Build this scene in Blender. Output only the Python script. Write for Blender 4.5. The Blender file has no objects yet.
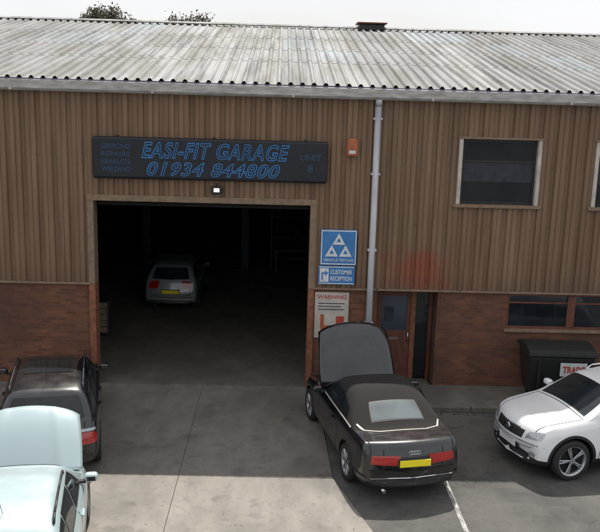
import bpy, bmesh, math, random
import numpy as np
from mathutils import Vector, Matrix
from mathutils.bvhtree import BVHTree
random.seed(4)
S=bpy.context.scene
COL=S.collection
R=math.radians

# ------------------------------------------------------------ materials
def nmat(name):
    m=bpy.data.materials.new(name); m.use_nodes=True
    nt=m.node_tree; b=nt.nodes['Principled BSDF']
    return m,nt,b
def noise(nt,scale,detail=4,stretch=(1,1,1),rough=.55,coord='Object'):
    tc=nt.nodes.new('ShaderNodeTexCoord'); mp=nt.nodes.new('ShaderNodeMapping')
    mp.inputs['Scale'].default_value=stretch
    nt.links.new(tc.outputs[coord],mp.inputs[0])
    n=nt.nodes.new('ShaderNodeTexNoise'); n.inputs['Scale'].default_value=scale
    n.inputs['Detail'].default_value=detail; n.inputs['Roughness'].default_value=rough
    nt.links.new(mp.outputs[0],n.inputs['Vector'])
    return n.outputs['Fac']
def ramp(nt,fac,stops):
    r=nt.nodes.new('ShaderNodeValToRGB')
    e=r.color_ramp.elements
    while len(e)<len(stops): e.new(.5)
    for i,(p,c) in enumerate(stops):
        e[i].position=p; e[i].color=(c[0],c[1],c[2],1) if not isinstance(c,(int,float)) else (c,c,c,1)
    nt.links.new(fac,r.inputs[0]); return r.outputs[0]
def mix(nt,fac,a,b,mode='MIX'):
    m=nt.nodes.new('ShaderNodeMix'); m.data_type='RGBA'; m.blend_type=mode
    for i,v in ((0,fac),(6,a),(7,b)):
        if isinstance(v,(int,float)): m.inputs[i].default_value=v
        elif isinstance(v,tuple): m.inputs[i].default_value=(v[0],v[1],v[2],1)
        else: nt.links.new(v,m.inputs[i])
    return m.outputs[2]
def math_(nt,op,a,b=None):
    n=nt.nodes.new('ShaderNodeMath'); n.operation=op
    for i,v in ((0,a),(1,b)):
        if v is None: continue
        if isinstance(v,(int,float)): n.inputs[i].default_value=v
        else: nt.links.new(v,n.inputs[i])
    return n.outputs[0]
def panelrand(nt,axis,width):
    tc=nt.nodes.new('ShaderNodeTexCoord'); s=nt.nodes.new('ShaderNodeSeparateXYZ'); nt.links.new(tc.outputs['Object'],s.inputs[0])
    k=math_(nt,'FLOOR',math_(nt,'DIVIDE',s.outputs[axis],width))
    w=nt.nodes.new('ShaderNodeTexWhiteNoise'); w.noise_dimensions='1D'; nt.links.new(k,w.inputs['W']); return w.outputs['Value']
def bump(nt,b,h,strength=.3,dist=.02):
    n=nt.nodes.new('ShaderNodeBump'); n.inputs['Strength'].default_value=strength; n.inputs['Distance'].default_value=dist
    nt.links.new(h,n.inputs['Height']); nt.links.new(n.outputs[0],b.inputs['Normal'])
def mat(name,c,rough=.6,metal=0,var=.15,scale=6,stretch=(1,1,1),bmp=0,coat=0,emit=None):
    m,nt,b=nmat(name)
    b.inputs['Roughness'].default_value=rough; b.inputs['Metallic'].default_value=metal
    if coat: 
        b.inputs['Coat Weight'].default_value=coat; b.inputs['Coat Roughness'].default_value=.06
    if var>0:
        f=noise(nt,scale,5,stretch)
        lo=tuple(x*(1-var) for x in c); hi=tuple(min(1,x*(1+var)) for x in c)
        nt.links.new(ramp(nt,f,[(.3,lo),(.7,hi)]),b.inputs['Base Color'])
        if bmp: bump(nt,b,f,bmp)
    else: b.inputs['Base Color'].default_value=(*c,1)
    if emit:
        b.inputs['Emission Color'].default_value=(*emit[:3],1); b.inputs['Emission Strength'].default_value=emit[3]
    return m

def m_cladding():
    m,nt,b=nmat('brown_cladding')
    big=noise(nt,.5,4,(1,1,.6)); st=noise(nt,5,5,(1.6,1.4,.10)); fine=noise(nt,18,4,(1,1,.35))
    c=ramp(nt,st,[(.28,(.140,.082,.046)),(.52,(.215,.134,.079)),(.78,(.29,.198,.125))])
    c=mix(nt,ramp(nt,big,[(.4,0.0),(.65,.5)]),c,(.175,.092,.050))
    c=mix(nt,ramp(nt,panelrand(nt,0,.999),[(0.,0.),(1.,.35)]),c,(.14,.092,.058))
    run=noise(nt,7,5,(2.2,1,.06))
    c=mix(nt,ramp(nt,run,[(.60,0.),(.74,.45)]),c,(.085,.058,.04))
    tc=nt.nodes.new('ShaderNodeTexCoord'); sx=nt.nodes.new('ShaderNodeSeparateXYZ'); nt.links.new(tc.outputs['Object'],sx.inputs[0])
    wob=noise(nt,2.0,6)
    def band(o,c0,w,s):
        a=math_(nt,'ABSOLUTE',math_(nt,'SUBTRACT',o,c0))
        a=math_(nt,'ADD',a,math_(nt,'MULTIPLY',math_(nt,'SUBTRACT',wob,.5),1.1))
        r=nt.nodes.new('ShaderNodeMapRange'); r.interpolation_type='SMOOTHSTEP'
        r.inputs['From Min'].default_value=w; r.inputs['From Max'].default_value=w+s
        r.inputs['To Min'].default_value=1; r.inputs['To Max'].default_value=0
        nt.links.new(a,r.inputs['Value']); return r.outputs[0]
    p=math_(nt,'MULTIPLY',band(sx.outputs[0],3.15,.35,.6),band(sx.outputs[2],2.8,.15,.5))
    q=math_(nt,'MULTIPLY',p,ramp(nt,fine,[(.3,.6),(.6,1.0)]))
    c=mix(nt,q,c,(.25,.065,.03))
    g=nt.nodes.new('ShaderNodeMapRange'); g.inputs['From Min'].default_value=2.4; g.inputs['From Max'].default_value=2.8
    g.inputs['To Min'].default_value=.4; g.inputs['To Max'].default_value=0; nt.links.new(sx.outputs[2],g.inputs['Value'])
    c=mix(nt,g.outputs[0],c,(.11,.07,.045))
    nt.links.new(c,b.inputs['Base Color']); b.inputs['Roughness'].default_value=.6
    bump(nt,b,fine,.12,.01)
    return m
def m_brick():
    m,nt,b=nmat('red_brown_brick')
    tc=nt.nodes.new('ShaderNodeTexCoord'); s=nt.nodes.new('ShaderNodeSeparateXYZ'); c=nt.nodes.new('ShaderNodeCombineXYZ')
    nt.links.new(tc.outputs['Object'],s.inputs[0])
    nt.links.new(math_(nt,'ADD',s.outputs[0],s.outputs[1]),c.inputs[0]); nt.links.new(s.outputs[2],c.inputs[1])
    br=nt.nodes.new('ShaderNodeTexBrick'); nt.links.new(c.outputs[0],br.inputs['Vector'])
    br.inputs['Scale'].default_value=1; br.inputs['Brick Width'].default_value=.225; br.inputs['Row Height'].default_value=.075
    br.inputs['Mortar Size'].default_value=.006; br.inputs['Color1'].default_value=(.215,.085,.045,1); br.inputs['Color2'].default_value=(.12,.048,.028,1)
    br.inputs['Mortar'].default_value=(.14,.095,.068,1)
    f=noise(nt,.9,6); f2=noise(nt,6,4)
    col=mix(nt,ramp(nt,f,[(.38,.0),(.66,.75)]),br.outputs['Color'],(.075,.040,.028))
    col=mix(nt,ramp(nt,f2,[(.58,.0),(.78,.25)]),col,(.18,.13,.10))
    nt.links.new(col,b.inputs['Base Color']); b.inputs['Roughness'].default_value=.9
    bump(nt,b,br.outputs['Fac'],-.3,.01)
    return m
def m_roof(name,base,dark,moss):
    m,nt,b=nmat(name)
    st=noise(nt,3.2,7,(1.6,.07,.07),.65); st2=noise(nt,1.1,6,(1.6,.28,.28)); fine=noise(nt,14,5)
    c=ramp(nt,st,[(.32,dark),(.50,base),(.72,tuple(min(1,x*1.25) for x in base))])
    c=mix(nt,ramp(nt,st2,[(.46,0.),(.64,.8)]),c,moss)
    c=mix(nt,ramp(nt,fine,[(.5,0.),(.75,.4)]),c,dark)
    c=mix(nt,ramp(nt,panelrand(nt,0,1.0001),[(0.,0.),(1.,.4)]),c,dark)
    nt.links.new(c,b.inputs['Base Color']); b.inputs['Roughness'].default_value=.85
    bump(nt,b,fine,.15,.01)
    return m
def m_asphalt():
    m,nt,b=nmat('asphalt')
    big=noise(nt,.35,6); mid=noise(nt,2.2,7,rough=.65); fine=noise(nt,60,3); sp=noise(nt,9,5)
    c=ramp(nt,mid,[(.3,(.058,.056,.053)),(.55,(.088,.085,.080)),(.8,(.13,.125,.116))])
    c=mix(nt,ramp(nt,big,[(.45,0.),(.60,.65)]),c,(.145,.138,.127))
    c=mix(nt,ramp(nt,sp,[(.55,0.),(.72,.5)]),c,(.055,.053,.05))
    c=mix(nt,ramp(nt,fine,[(.45,0.),(.7,.35)]),c,(.04,.039,.038))
    v=nt.nodes.new('ShaderNodeTexVoronoi'); v.feature='DISTANCE_TO_EDGE'; v.inputs['Scale'].default_value=.8
    tc=nt.nodes.new('ShaderNodeTexCoord'); 
    n2=nt.nodes.new('ShaderNodeTexNoise'); n2.inputs['Scale'].default_value=2.6; n2.inputs['Detail'].default_value=7; nt.links.new(tc.outputs['Object'],n2.inputs['Vector'])
    mm=nt.nodes.new('ShaderNodeMix'); mm.data_type='VECTOR'; mm.inputs[0].default_value=.3
    nt.links.new(tc.outputs['Object'],mm.inputs[4]); nt.links.new(n2.outputs['Color'],mm.inputs[5]); nt.links.new(mm.outputs[1],v.inputs['Vector'])
    msk=ramp(nt,noise(nt,.8,3),[(.48,0.),(.58,.7)])
    c=mix(nt,math_(nt,'MULTIPLY',ramp(nt,v.outputs['Distance'],[(.0,1.),(.010,0.)]),msk),c,(.035,.033,.032))
    nt.links.new(c,b.inputs['Base Color']); b.inputs['Roughness'].default_value=.92; bump(nt,b,fine,.3,.01)
    return m
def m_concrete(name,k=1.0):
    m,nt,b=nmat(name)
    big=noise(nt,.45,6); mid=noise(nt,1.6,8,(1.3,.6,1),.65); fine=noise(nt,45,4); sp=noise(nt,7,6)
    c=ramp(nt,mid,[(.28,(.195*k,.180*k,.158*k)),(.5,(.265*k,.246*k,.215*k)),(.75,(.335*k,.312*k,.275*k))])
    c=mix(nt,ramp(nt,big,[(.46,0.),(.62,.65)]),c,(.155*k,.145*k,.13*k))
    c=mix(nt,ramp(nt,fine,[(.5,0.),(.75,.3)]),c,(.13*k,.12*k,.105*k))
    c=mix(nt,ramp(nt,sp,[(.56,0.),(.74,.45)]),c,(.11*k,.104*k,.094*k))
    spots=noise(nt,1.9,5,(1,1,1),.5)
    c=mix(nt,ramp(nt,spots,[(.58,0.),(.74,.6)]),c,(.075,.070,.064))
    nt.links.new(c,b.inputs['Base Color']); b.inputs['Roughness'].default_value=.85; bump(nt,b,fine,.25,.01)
    return m
M={}
M['clad']=m_cladding(); M['brick']=m_brick()
M['roof']=m_roof('weathered_roof_sheet',(.33,.332,.325),(.125,.127,.127),(.185,.178,.155))
M['rooflight']=m_roof('grp_rooflight',(.33,.355,.37),(.17,.18,.19),(.22,.23,.225))
M['asphalt']=m_asphalt(); M['conc']=m_concrete('concrete_slab',.93); M['conc2']=m_concrete('shaded_concrete_slab',.66); M['floor']=m_concrete('garage_floor',.5); M['pave']=m_concrete('pavement_concrete',.55)  # conc2: same concrete, building's shade on the front slabs darkened into its colour
M['gutter']=mat('gutter_cream',(.40,.39,.375),.5,0,.3,4,(.9,1,3))
M['fasc']=mat('roof_edge_flashing',(.13,.12,.19),.5)
M['trim']=mat('brown_trim',(.22,.15,.10),.6,0,.25,8)
M['rust']=mat('rust_orange_frame',(.22,.085,.045),.7,0,.4,9)
M['woodred']=mat('stained_wood_frame',(.13,.046,.028),.55,0,.3,10,(1,1,.3))
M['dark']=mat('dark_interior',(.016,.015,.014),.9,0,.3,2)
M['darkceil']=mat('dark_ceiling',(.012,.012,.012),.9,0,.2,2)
M['black']=mat('black_plastic',(.02,.02,.021),.5,0,.2,30)
M['well']=mat('wheel_well_black',(.008,.008,.008),.9,0,0)
M['rubber']=mat('tyre_rubber',(.018,.018,.018),.75,0,.25,30)
M['alloy']=mat('alloy_wheel',(.45,.46,.48),.35,.8,.15,30)
M['chrome']=mat('chrome',(.75,.76,.78),.12,1,0)
M['satin']=mat('satin_trim',(.62,.60,.54),.35,.3,.1)
def m_glass(name,c,rough=.04):
    m,nt,b=nmat(name); f=noise(nt,1.3,2)
    nt.links.new(ramp(nt,f,[(.35,tuple(x*.6 for x in c)),(.65,c)]),b.inputs['Base Color'])
    b.inputs['Roughness'].default_value=rough; b.inputs['IOR'].default_value=1.5; bump(nt,b,f,.05,.05); return m
M['glass']=m_glass('dark_glass',(.02,.025,.03)); M['wglass']=m_glass('window_glass',(.018,.022,.028),.06)
M['skyglass']=m_glass('pale_rear_window',(.15,.175,.185),.16)  # sky reflection painted in as a pale base colour
M['doorglass']=m_glass('door_glass',(.06,.08,.115),.1)
def paint(name,c,metal=.0,rough=.35,dk=.08):
    m,nt,b=nmat(name)
    d=noise(nt,4,6,(1,1,1.5)); 
    dust=tuple(x*(1-dk)+dk*y for x,y in zip(c,(.16,.145,.12)))
    nt.links.new(ramp(nt,d,[(.35,c),(.75,dust)]),b.inputs['Base Color'])
    nt.links.new(ramp(nt,d,[(.35,rough*.9),(.75,min(1,rough*1.4))]),b.inputs['Roughness'])
    b.inputs['Metallic'].default_value=metal; b.inputs['Coat Weight'].default_value=1
    nt.links.new(ramp(nt,d,[(.35,.02),(.75,.06)]),b.inputs['Coat Roughness'])
    return m
M['p_black']=paint('black_paint',(.004,.005,.008),.0,.3,.02)
M['p_black2']=paint('charcoal_paint',(.006,.007,.010),.0,.3,.03)
M['p_silver']=paint('pale_silver_paint',(.43,.54,.56),.15,.38)
M['p_grey']=paint('grey_silver_paint',(.27,.285,.305),.3,.4)
M['p_white']=paint('white_paint',(.80,.81,.82),0,.3,.05)
M['fabric']=mat('soft_top_fabric',(.016,.014,.013),.95,0,.3,60,bmp=.1)
M['red']=mat('red_lens',(.38,.013,.010),.12,0,.2,40,coat=1)
M['clear']=mat('clear_lens',(.40,.43,.45),.08,.3,.3,30,coat=1)
M['yellow']=mat('yellow_plate',(.88,.74,.02),.4,0,.03)
M['whitep']=mat('white_plate',(.75,.75,.74),.4,0,.03)
M['signblack']=mat('sign_black',(.008,.010,.016),.45,0,.3,3)
M['signblue']=mat('sign_letter_blue',(.025,.20,.52),.5,0,.25,3)
M['signdim']=mat('sign_letter_faded_blue',(.020,.055,.12),.5,0,.2)
M['motblue']=mat('sign_blue',(.04,.19,.46),.4,0,.15,5)
M['signwhite']=mat('sign_white',(.64,.66,.67),.45,0,.12)
M['poster']=mat('poster_pale',(.48,.44,.39),.6,0,.2,5)
M['signred']=mat('sign_red',(.45,.07,.04),.5,0,.1)
M['alarm']=mat('alarm_orange',(.38,.11,.045),.5,0,.2)
M['white']=mat('worn_white_line',(.32,.315,.30),.8,0,.65,6)
M['pipe']=mat('downpipe_grey',(.47,.48,.51),.45,0,.2,4,(1,1,.3))
M['lamp']=mat('lamp_lens',(.8,.8,.75),.3,0,0,emit=(1,.95,.85,1.3))
M['bark']=mat('bark',(.09,.07,.05),.9,0,.3,5)
M['leaf1']=mat('leaf_dark',(.075,.07,.045),.8,0,.3,3); M['leaf2']=mat('leaf_light',(.13,.12,.075),.8,0,.3,3)
M['binm']=mat('bin_plastic',(.018,.019,.019),.55,0,.25,8)
M['engine']=mat('engine_grey',(.06,.06,.065),.5,.4,.4,20)
M['steel']=mat('dull_steel',(.03,.035,.045),.6,.2,.3,6)

# ------------------------------------------------------------ helpers
def empty(name,loc=(0,0,0),rz=0,sc=1):
    e=bpy.data.objects.new(name,None); e.location=loc; e.rotation_euler=(0,0,rz); e.scale=(sc,sc,sc); e.empty_display_size=.3; COL.objects.link(e); return e
def addmesh(name,verts,faces,mats,parent=None,smooth=False,mi=None):
    me=bpy.data.meshes.new(name); me.from_pydata([tuple(v) for v in verts],[],faces)
    for m in (mats if isinstance(mats,list) else [mats]): me.materials.append(m)
    if mi is not None:
        for p,i in zip(me.polygons,mi): p.material_index=i
    if smooth:
        for p in me.polygons: p.use_smooth=True
    o=bpy.data.objects.new(name,me); COL.objects.link(o)
    if parent: o.parent=parent
    return o
def box(name,x0,x1,y0,y1,z0,z1,m,parent=None,bev=0):
    v=[(x,y,z) for x in (x0,x1) for y in (y0,y1) for z in (z0,z1)]
    f=[(0,1,3,2),(4,6,7,5),(0,4,5,1),(2,3,7,6),(0,2,6,4),(1,5,7,3)]
    o=addmesh(name,v,f,m,parent)
    if bev:
        b=o.modifiers.new('b','BEVEL'); b.width=bev; b.segments=2
    return o
def cyl(name,p0,p1,r,m,parent=None,n=16,r2=None):
    p0=Vector(p0);p1=Vector(p1); r2=r if r2 is None else r2
    d=(p1-p0).normalized(); a=d.orthogonal().normalized(); b=d.cross(a)
    v=[];f=[]
    for i in range(n):
        t=2*math.pi*i/n; o=a*math.cos(t)+b*math.sin(t); v.append(p0+o*r); v.append(p1+o*r2)
    for i in range(n):
        j=(i+1)%n; f.append((2*i,2*j,2*j+1,2*i+1))
    f.append(tuple(2*i for i in range(n))[::-1]); f.append(tuple(2*i+1 for i in range(n)))
    o=addmesh(name,v,f,m,parent)
    for p in o.data.polygons[:n]: p.use_smooth=True
    return o
def text(body,bx,y,m,parent,offset=0,shear=0,ref=None,name='lettering',spacing=1,keep=False):
    c=bpy.data.curves.new('t','FONT'); c.body=body; c.size=1; c.offset=offset; c.shear=shear; c.extrude=.01; c.space_character=spacing; c.align_x='LEFT'
    c.resolution_u=4
    o=bpy.data.objects.new('t',c); COL.objects.link(o); bpy.context.view_layer.update()
    me=bpy.data.meshes.new_from_object(o.evaluated_get(bpy.context.evaluated_depsgraph_get()))
    bpy.data.objects.remove(o)
    P=np.array([v.co[:] for v in me.vertices])
    if ref is None:
        mn=P.min(0);mx=P.max(0)
        sx=(bx[1]-bx[0])/(mx[0]-mn[0]); sz=(bx[3]-bx[2])/(mx[1]-mn[1]); ref=(mn[0],mn[1],sx,sz)
    for v,p in zip(me.vertices,P):
        v.co=(bx[0]+(p[0]-ref[0])*ref[2], y-p[2]*.3, bx[2]+(p[1]-ref[1])*ref[3])
    me.materials.clear(); me.materials.append(m)
    n=bpy.data.objects.new(name,me); COL.objects.link(n); n.parent=parent
    return ref

# ------------------------------------------------------------ ground
gr=addmesh('ground',[(-400,-400,0),(400,-400,0),(400,600,0),(-400,600,0)],[(0,1,2,3)],M['asphalt'])
apron=empty('concrete_apron')
def slab(n,pts,m_,z=.02):
    k=len(pts); v=[(x,y,0.001) for x,y in pts]+[(x,y,z) for x,y in pts]
    f=[tuple(range(k,2*k))]+[(i,(i+1)%k,k+(i+1)%k,k+i) for i in range(k)]
    o=addmesh(n,v,f,m_,apron); b=o.modifiers.new('b','BEVEL'); b.width=.004
    return o
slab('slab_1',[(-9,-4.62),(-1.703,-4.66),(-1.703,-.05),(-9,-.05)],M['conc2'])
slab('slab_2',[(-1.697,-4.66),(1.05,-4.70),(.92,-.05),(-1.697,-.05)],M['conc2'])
slab('slab_5',[(-9,-9.0),(-1.705,-9.0),(-1.705,-4.67),(-9,-4.63)],M['conc'])
slab('slab_6',[(-1.695,-9.0),(2.3,-9.0),(1.06,-4.71),(-1.695,-4.67)],M['conc'])
slab('slab_7',[(-9,-14),(-1.72,-14),(-1.72,-9.02),(-9,-9.02)],M['conc'])
slab('slab_8',[(-1.70,-14),(3.6,-14),(2.31,-9.02),(-1.70,-9.02)],M['conc'])
ml=empty('parking_bay_line'); 
for i,(x,y0,y1) in enumerate([(3.06,-6.9,-1.6),(8.4,-7,-1.6)]):
    addmesh('line_%d'%i,[(x-.04+.02,y0,.005),(x+.04+.02,y0,.005),(x+.04,y1,.005),(x-.04,y1,.005)],[(0,1,2,3)],M['white'],ml)
pv=empty('pavement')
box('footway',3.35,19,-1.3,-.02,0.001,.12,M['pave'],pv,.01)
for i in range(17): box('kerb_%d'%i,3.35+i*.92,3.35+i*.92+.91,-1.44,-1.305,0.001,.125,M['pave'],pv,.012)
rg=random.Random(9); v=[];f=[]
def grit(x,y,z,s):
    a=rg.uniform(0,6.28); k=len(v)
    for t in range(4):
        aa=a+t*1.57; rr=s*rg.uniform(.6,1.2); v.append((x+rr*math.cos(aa),y+rr*math.sin(aa),z+.002+rg.uniform(0,s*.7)))
    f.append((k,k+1,k+2,k+3))
for _ in range(260): grit(rg.uniform(3.4,12),-1.47-abs(rg.gauss(0,.07)),.0,rg.uniform(.008,.028))
for _ in range(160): grit(rg.uniform(.85,3.2),-.05-abs(rg.gauss(0,.10)),.02,rg.uniform(.008,.03))
for _ in range(160): grit(rg.uniform(-9,-4.3),-.06-abs(rg.gauss(0,.12)),.02,rg.uniform(.008,.03))
for _ in range(200): grit(rg.uniform(-3,9),rg.uniform(-9,-1.6),.021,rg.uniform(.005,.014))
addmesh('leaf_litter',v,f,M['leaf1'])

# ------------------------------------------------------------ building
B=empty('garage_building')
EZ=6.62; CB=2.42
X0,X1=-22,20
def clad(n,x0,x1,z0,z1,per=.333):
    pts=[]; k=math.floor(x0/per)-1
    while k*per<x1+per:
        for a,h in ((0,0),(.085,0),(.105,1),(.192,1),(.200,.72),(.212,.72),(.220,1),(.313,1)): pts.append((k*per+a,h))
        k+=1
    px=[p[0] for p in pts]; ph=[p[1] for p in pts]
    xs=[x0]+[x for x in px if x0+.002<x<x1-.002]+[x1]
    v=[];f=[]
    for x in xs:
        h=np.interp(x,px,ph); y=-.022-.050*h
        v+= [(x,y,z0),(x,y,z1)]
    for i in range(len(xs)-1): f.append((2*i,2*i+2,2*i+3,2*i+1))
    o=addmesh('cladding_'+n,v,f,M['clad'],B)
    box('backing_'+n,x0,x1,0,.22,z0,z1,M['dark'],B)
DX0,DX1,DZ=-4.13,.68,4.28
clad('a',X0,DX0-.1,CB,EZ); clad('b',DX0-.1,DX1+.1,DZ+.14,EZ); clad('c',DX1+.1,3.98,CB,EZ)
WZ0,WZ1=4.40,5.84
clad('d',3.98,5.68,CB,WZ0); clad('e',3.98,5.68,WZ1,EZ); clad('f',5.68,7.02,CB,EZ)
clad('g',7.02,8.72,CB,WZ0); clad('h',7.02,8.72,WZ1,EZ); clad('i',8.72,X1,CB,EZ)
v=[];f=[]
for z in (2.62,3.9,5.25,6.45):
    x=X0+.15
    while x<X1:
        xx=math.floor(x/.333)*.333+.042
        inside=(DX0-.15<xx<DX1+.15 and z<DZ+.2) or (3.85<xx<5.8 and 4.3<z<5.95) or (6.9<xx<8.85 and 4.3<z<5.95)
        if not inside:
            k=len(v)
            for t in range(6): v.append((xx+.012*math.cos(t*1.047),-.0265,z+.012*math.sin(t*1.047)))
            f.append(tuple(range(k,k+6)))
        x+=.333
addmesh('cladding_fixings',v,f,M['engine'],B)
box('flashing_l',X0,DX0-.1,-.09,-.005,CB-.05,CB-.003,M['trim'],B); box('flashing_m',DX1+.1,2.24,-.09,-.005,CB-.05,CB-.003,M['trim'],B)
box('flashing_r',2.26,X1,-.09,-.005,CB-.05,CB-.003,M['trim'],B)
for n,a,b_,z0,z1 in [('l',X0,DX0-.14,0,CB-.052),('m',DX1+.14,2.22,0,CB-.052),('r',3.72,5.27,0,CB-.052),('u',5.27,8.4,0,1.46),('s',8.4,X1,0,CB-.052)]:
    box('brickwork_'+n,a,b_,-.02 if n!='u' else -.019,.22,z0,z1,M['brick'],B)
box('end_wall_l',X0,X0+.25,.22,22,0,EZ,M['brick'],B); box('end_wall_r',X1-.25,X1,.22,22,0,EZ,M['brick'],B); box('rear_wall',X0,X1,22,22.25,0,EZ,M['brick'],B)
box('jamb_l',DX0-.14,DX0,-.085,.3,CB-.04,DZ,M['trim'],B,.008); box('jamb_r',DX1,DX1+.14,-.085,.3,CB-.04,DZ,M['trim'],B,.008)
box('jamb_l_low',DX0-.14,DX0,-.083,.3,0,CB-.042,M['rust'],B,.008); box('jamb_r_low',DX1,DX1+.14,-.083,.3,0,CB-.042,M['rust'],B,.008)
box('lintel',DX0-.14,DX1+.14,-.09,.3,DZ+.001,DZ+.138,M['trim'],B,.008)
box('roller_housing',DX0,DX1,.32,.75,DZ-.12,DZ+.4,M['dark'],B)
for i in range(2): box('shutter_slat_%d'%i,DX0+.02,DX1-.02,.24,.28,DZ-.02-.06*i-.055,DZ-.02-.06*i,M['dark'],B,.01)
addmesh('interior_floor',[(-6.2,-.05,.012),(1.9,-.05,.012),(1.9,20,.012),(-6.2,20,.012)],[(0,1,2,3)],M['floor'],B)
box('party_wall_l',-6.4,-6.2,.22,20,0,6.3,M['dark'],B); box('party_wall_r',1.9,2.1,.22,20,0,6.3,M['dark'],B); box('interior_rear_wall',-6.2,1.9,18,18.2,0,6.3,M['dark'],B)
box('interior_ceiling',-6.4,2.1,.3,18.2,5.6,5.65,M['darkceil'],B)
box('fascia',X0,X1,-.16,-.0,EZ+.002,EZ+.25,M['gutter'],B)
gv=[];gf=[];prof=[(-.165,.24),(-.30,.24),(-.31,.235),(-.31,.06),(-.27,.02),(-.165,.02)]
for x in (X0,X1):
    for y,z in prof: gv.append((x,y,EZ+z))
for i in range(5): gf.append((i,i+1,7+i,6+i))
addmesh('gutter',gv,gf,M['gutter'],B)
for i in range(14): box('gutter_joint_%d'%i,X0+1.2+i*3,X0+1.26+i*3,-.316,-.17,EZ+.015,EZ+.25,M['gutter'],B)
EY,EZR=-.27,EZ+.27; RY,RZ=11.,8.83
def roofsheet(n,x0,x1,t0,t1,lift,m):
    per=.25; cyc=[(0,0),(.11,0),(.135,.7),(.150,1),(.19,1),(.205,.7),(.23,0)]
    v=[];f=[]; xs=[]
    k=int(round((x1-x0)/per))
    for i in range(k):
        for a,h in cyc: xs.append((x0+i*per+a,h))
    xs.append((x1,0))
    for xx,h in xs:
        for t in (t0,(t0+t1)/2,t1):
            y=EY+(RY-EY)*t; z=EZR+(RZ-EZR)*t+.055*h+lift+.004*math.sin(xx*1.7+t*9)
            v.append((xx,y,z))
    for i in range(len(xs)-1):
        for j in range(2):
            a=3*i+j; f.append((a,a+3,a+4,a+1))
    addmesh(n,v,f,m,B)
rows=[(0,.30,0.0),(.295,.50,.007),(.495,.72,.014),(.715,1.0,.021)]
nseg=int(X1-X0)
lights_=[{},{9,23,29,35,3},{15,16,22,28,5},{17,26,27,33,11,38}]
for r,(t0,t1,lf) in enumerate(rows):
    runs=[s in lights_[r] for s in range(nseg)]
    s=0
    while s<nseg:
        e=s
        while e<nseg and runs[e]==runs[s]: e+=1
        roofsheet('roof_sheet_%d_%d'%(r,s),X0+s,X0+e,t0,t1,lf,M['rooflight'] if runs[s] else M['roof'])
        s=e
addmesh('roof_rear_slope',[(X0,RY,RZ),(X1,RY,RZ),(X1,22.4,EZR),(X0,22.4,EZR)],[(0,1,2,3)],M['roof'],B)
addmesh('ridge_cap',[(X0,RY-.25,RZ+.06),(X1,RY-.25,RZ+.06),(X1,RY,RZ+.13),(X0,RY,RZ+.13),(X1,RY+.25,RZ+.06),(X0,RY+.25,RZ+.06)],[(0,1,2,3),(3,2,4,5)],M['roof'],B)
for n,x in (('l',X0),('r',X1-.2)):
    addmesh('gable_'+n,[(x,0,EZ),(x,22.2,EZ),(x,11,RZ-.02)],[(0,1,2)],M['clad'],B)
box('eave_closer',X0,X1,EY-.0,EY+.03,EZR-.045,EZR-.004,M['fasc'],B)
V=empty('roof_vent')
box('vent_body',2.55,3.4,10.7,11.4,RZ,RZ+.2,M['black'],V,.02); box('vent_cap',2.47,3.48,10.6,11.5,RZ+.205,RZ+.26,M['woodred'],V,.02)
DP=empty('drainpipe')
cyl('pipe',(2.08,-.17,0.12),(2.08,-.17,EZ-.12),.07,M['pipe'],DP); cyl('outlet',(2.08,-.17,EZ-.12),(2.08,-.235,EZ+.03),.072,M['pipe'],DP)
for z in (1.6,3.3,5.0,6.2): box('bracket_%d'%int(z),1.98,2.18,-.22,-.07,z,z+.05,M['pipe'],DP,.01)
cyl('shoe',(2.08,-.17,.12),(2.08,-.28,.04),.07,M['pipe'],DP)
def window(n,x0,x1,z0,z1,upper=True):
    fr=M['black'] if upper else M['woodred']
    w=.06
    if upper:
        box(n+'_jamb_l',x0-.07,x0+.015,-.10,.1,z0-.0,z1,M['poster'],B,.005); box(n+'_jamb_r',x1-.015,x1+.07,-.10,.1,z0,z1,M['poster'],B,.005)
        box(n+'_sill',x0-.14,x1+.14,-.14,.1,z0-.07,z0-.001,M['trim'],B,.006); box(n+'_head',x0-.10,x1+.10,-.11,.1,z1+.001,z1+.05,M['trim'],B,.006)
        a,b=x0+.016,x1-.016
    else: 
        a,b=x0,x1; box(n+'_sill',x0-.04,x1+.04,-.09,.1,z0-.06,z0-.001,M['trim'],B,.006)
    box(n+'_fl',a,a+w,.02,.08,z0,z1,fr,B); box(n+'_fr',b-w,b,.02,.08,z0,z1,fr,B)
    box(n+'_ft',a+w,b-w,.02,.08,z1-w,z1,fr,B); box(n+'_fb',a+w,b-w,.02,.08,z0,z0+w,fr,B)
    if upper:
        box(n+'_transom',a+w,b-w,.022,.078,z0+.93,z0+.98,fr,B)
        box(n+'_blind',a+w,b-w,.035,.040,z0+.50,z0+.92,M['steel'],B)
    else:
        box(n+'_mullion',a+1.41,a+1.59,.0,.082,z0+w,z1-w,fr,B)
        box(n+'_transom',a+w,a+1.41,.022,.078,z0+.60,z0+.64,fr,B); box(n+'_transom2',a+1.59,b-w,.022,.078,z0+.60,z0+.64,fr,B)
    box(n+'_glass',a+w*.5,b-w*.5,.045,.052,z0+.02,z1-.02,M['wglass'],B)
window('window_1',3.98,5.68,WZ0,WZ1); window('window_2',7.02,8.72,WZ0,WZ1)
window('window_3',5.27,8.4,1.52,CB-.055,False)
box('porch_side_l',2.222,2.26,-.015,.6,0,CB-.055,M['woodred'],B); box('porch_side_r',3.66,3.718,-.015,.6,0,CB-.055,M['brick'],B)
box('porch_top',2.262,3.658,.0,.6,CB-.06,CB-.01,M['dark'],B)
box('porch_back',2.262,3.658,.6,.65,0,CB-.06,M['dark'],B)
D=empty('entrance_door',(0,0,0))
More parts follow.
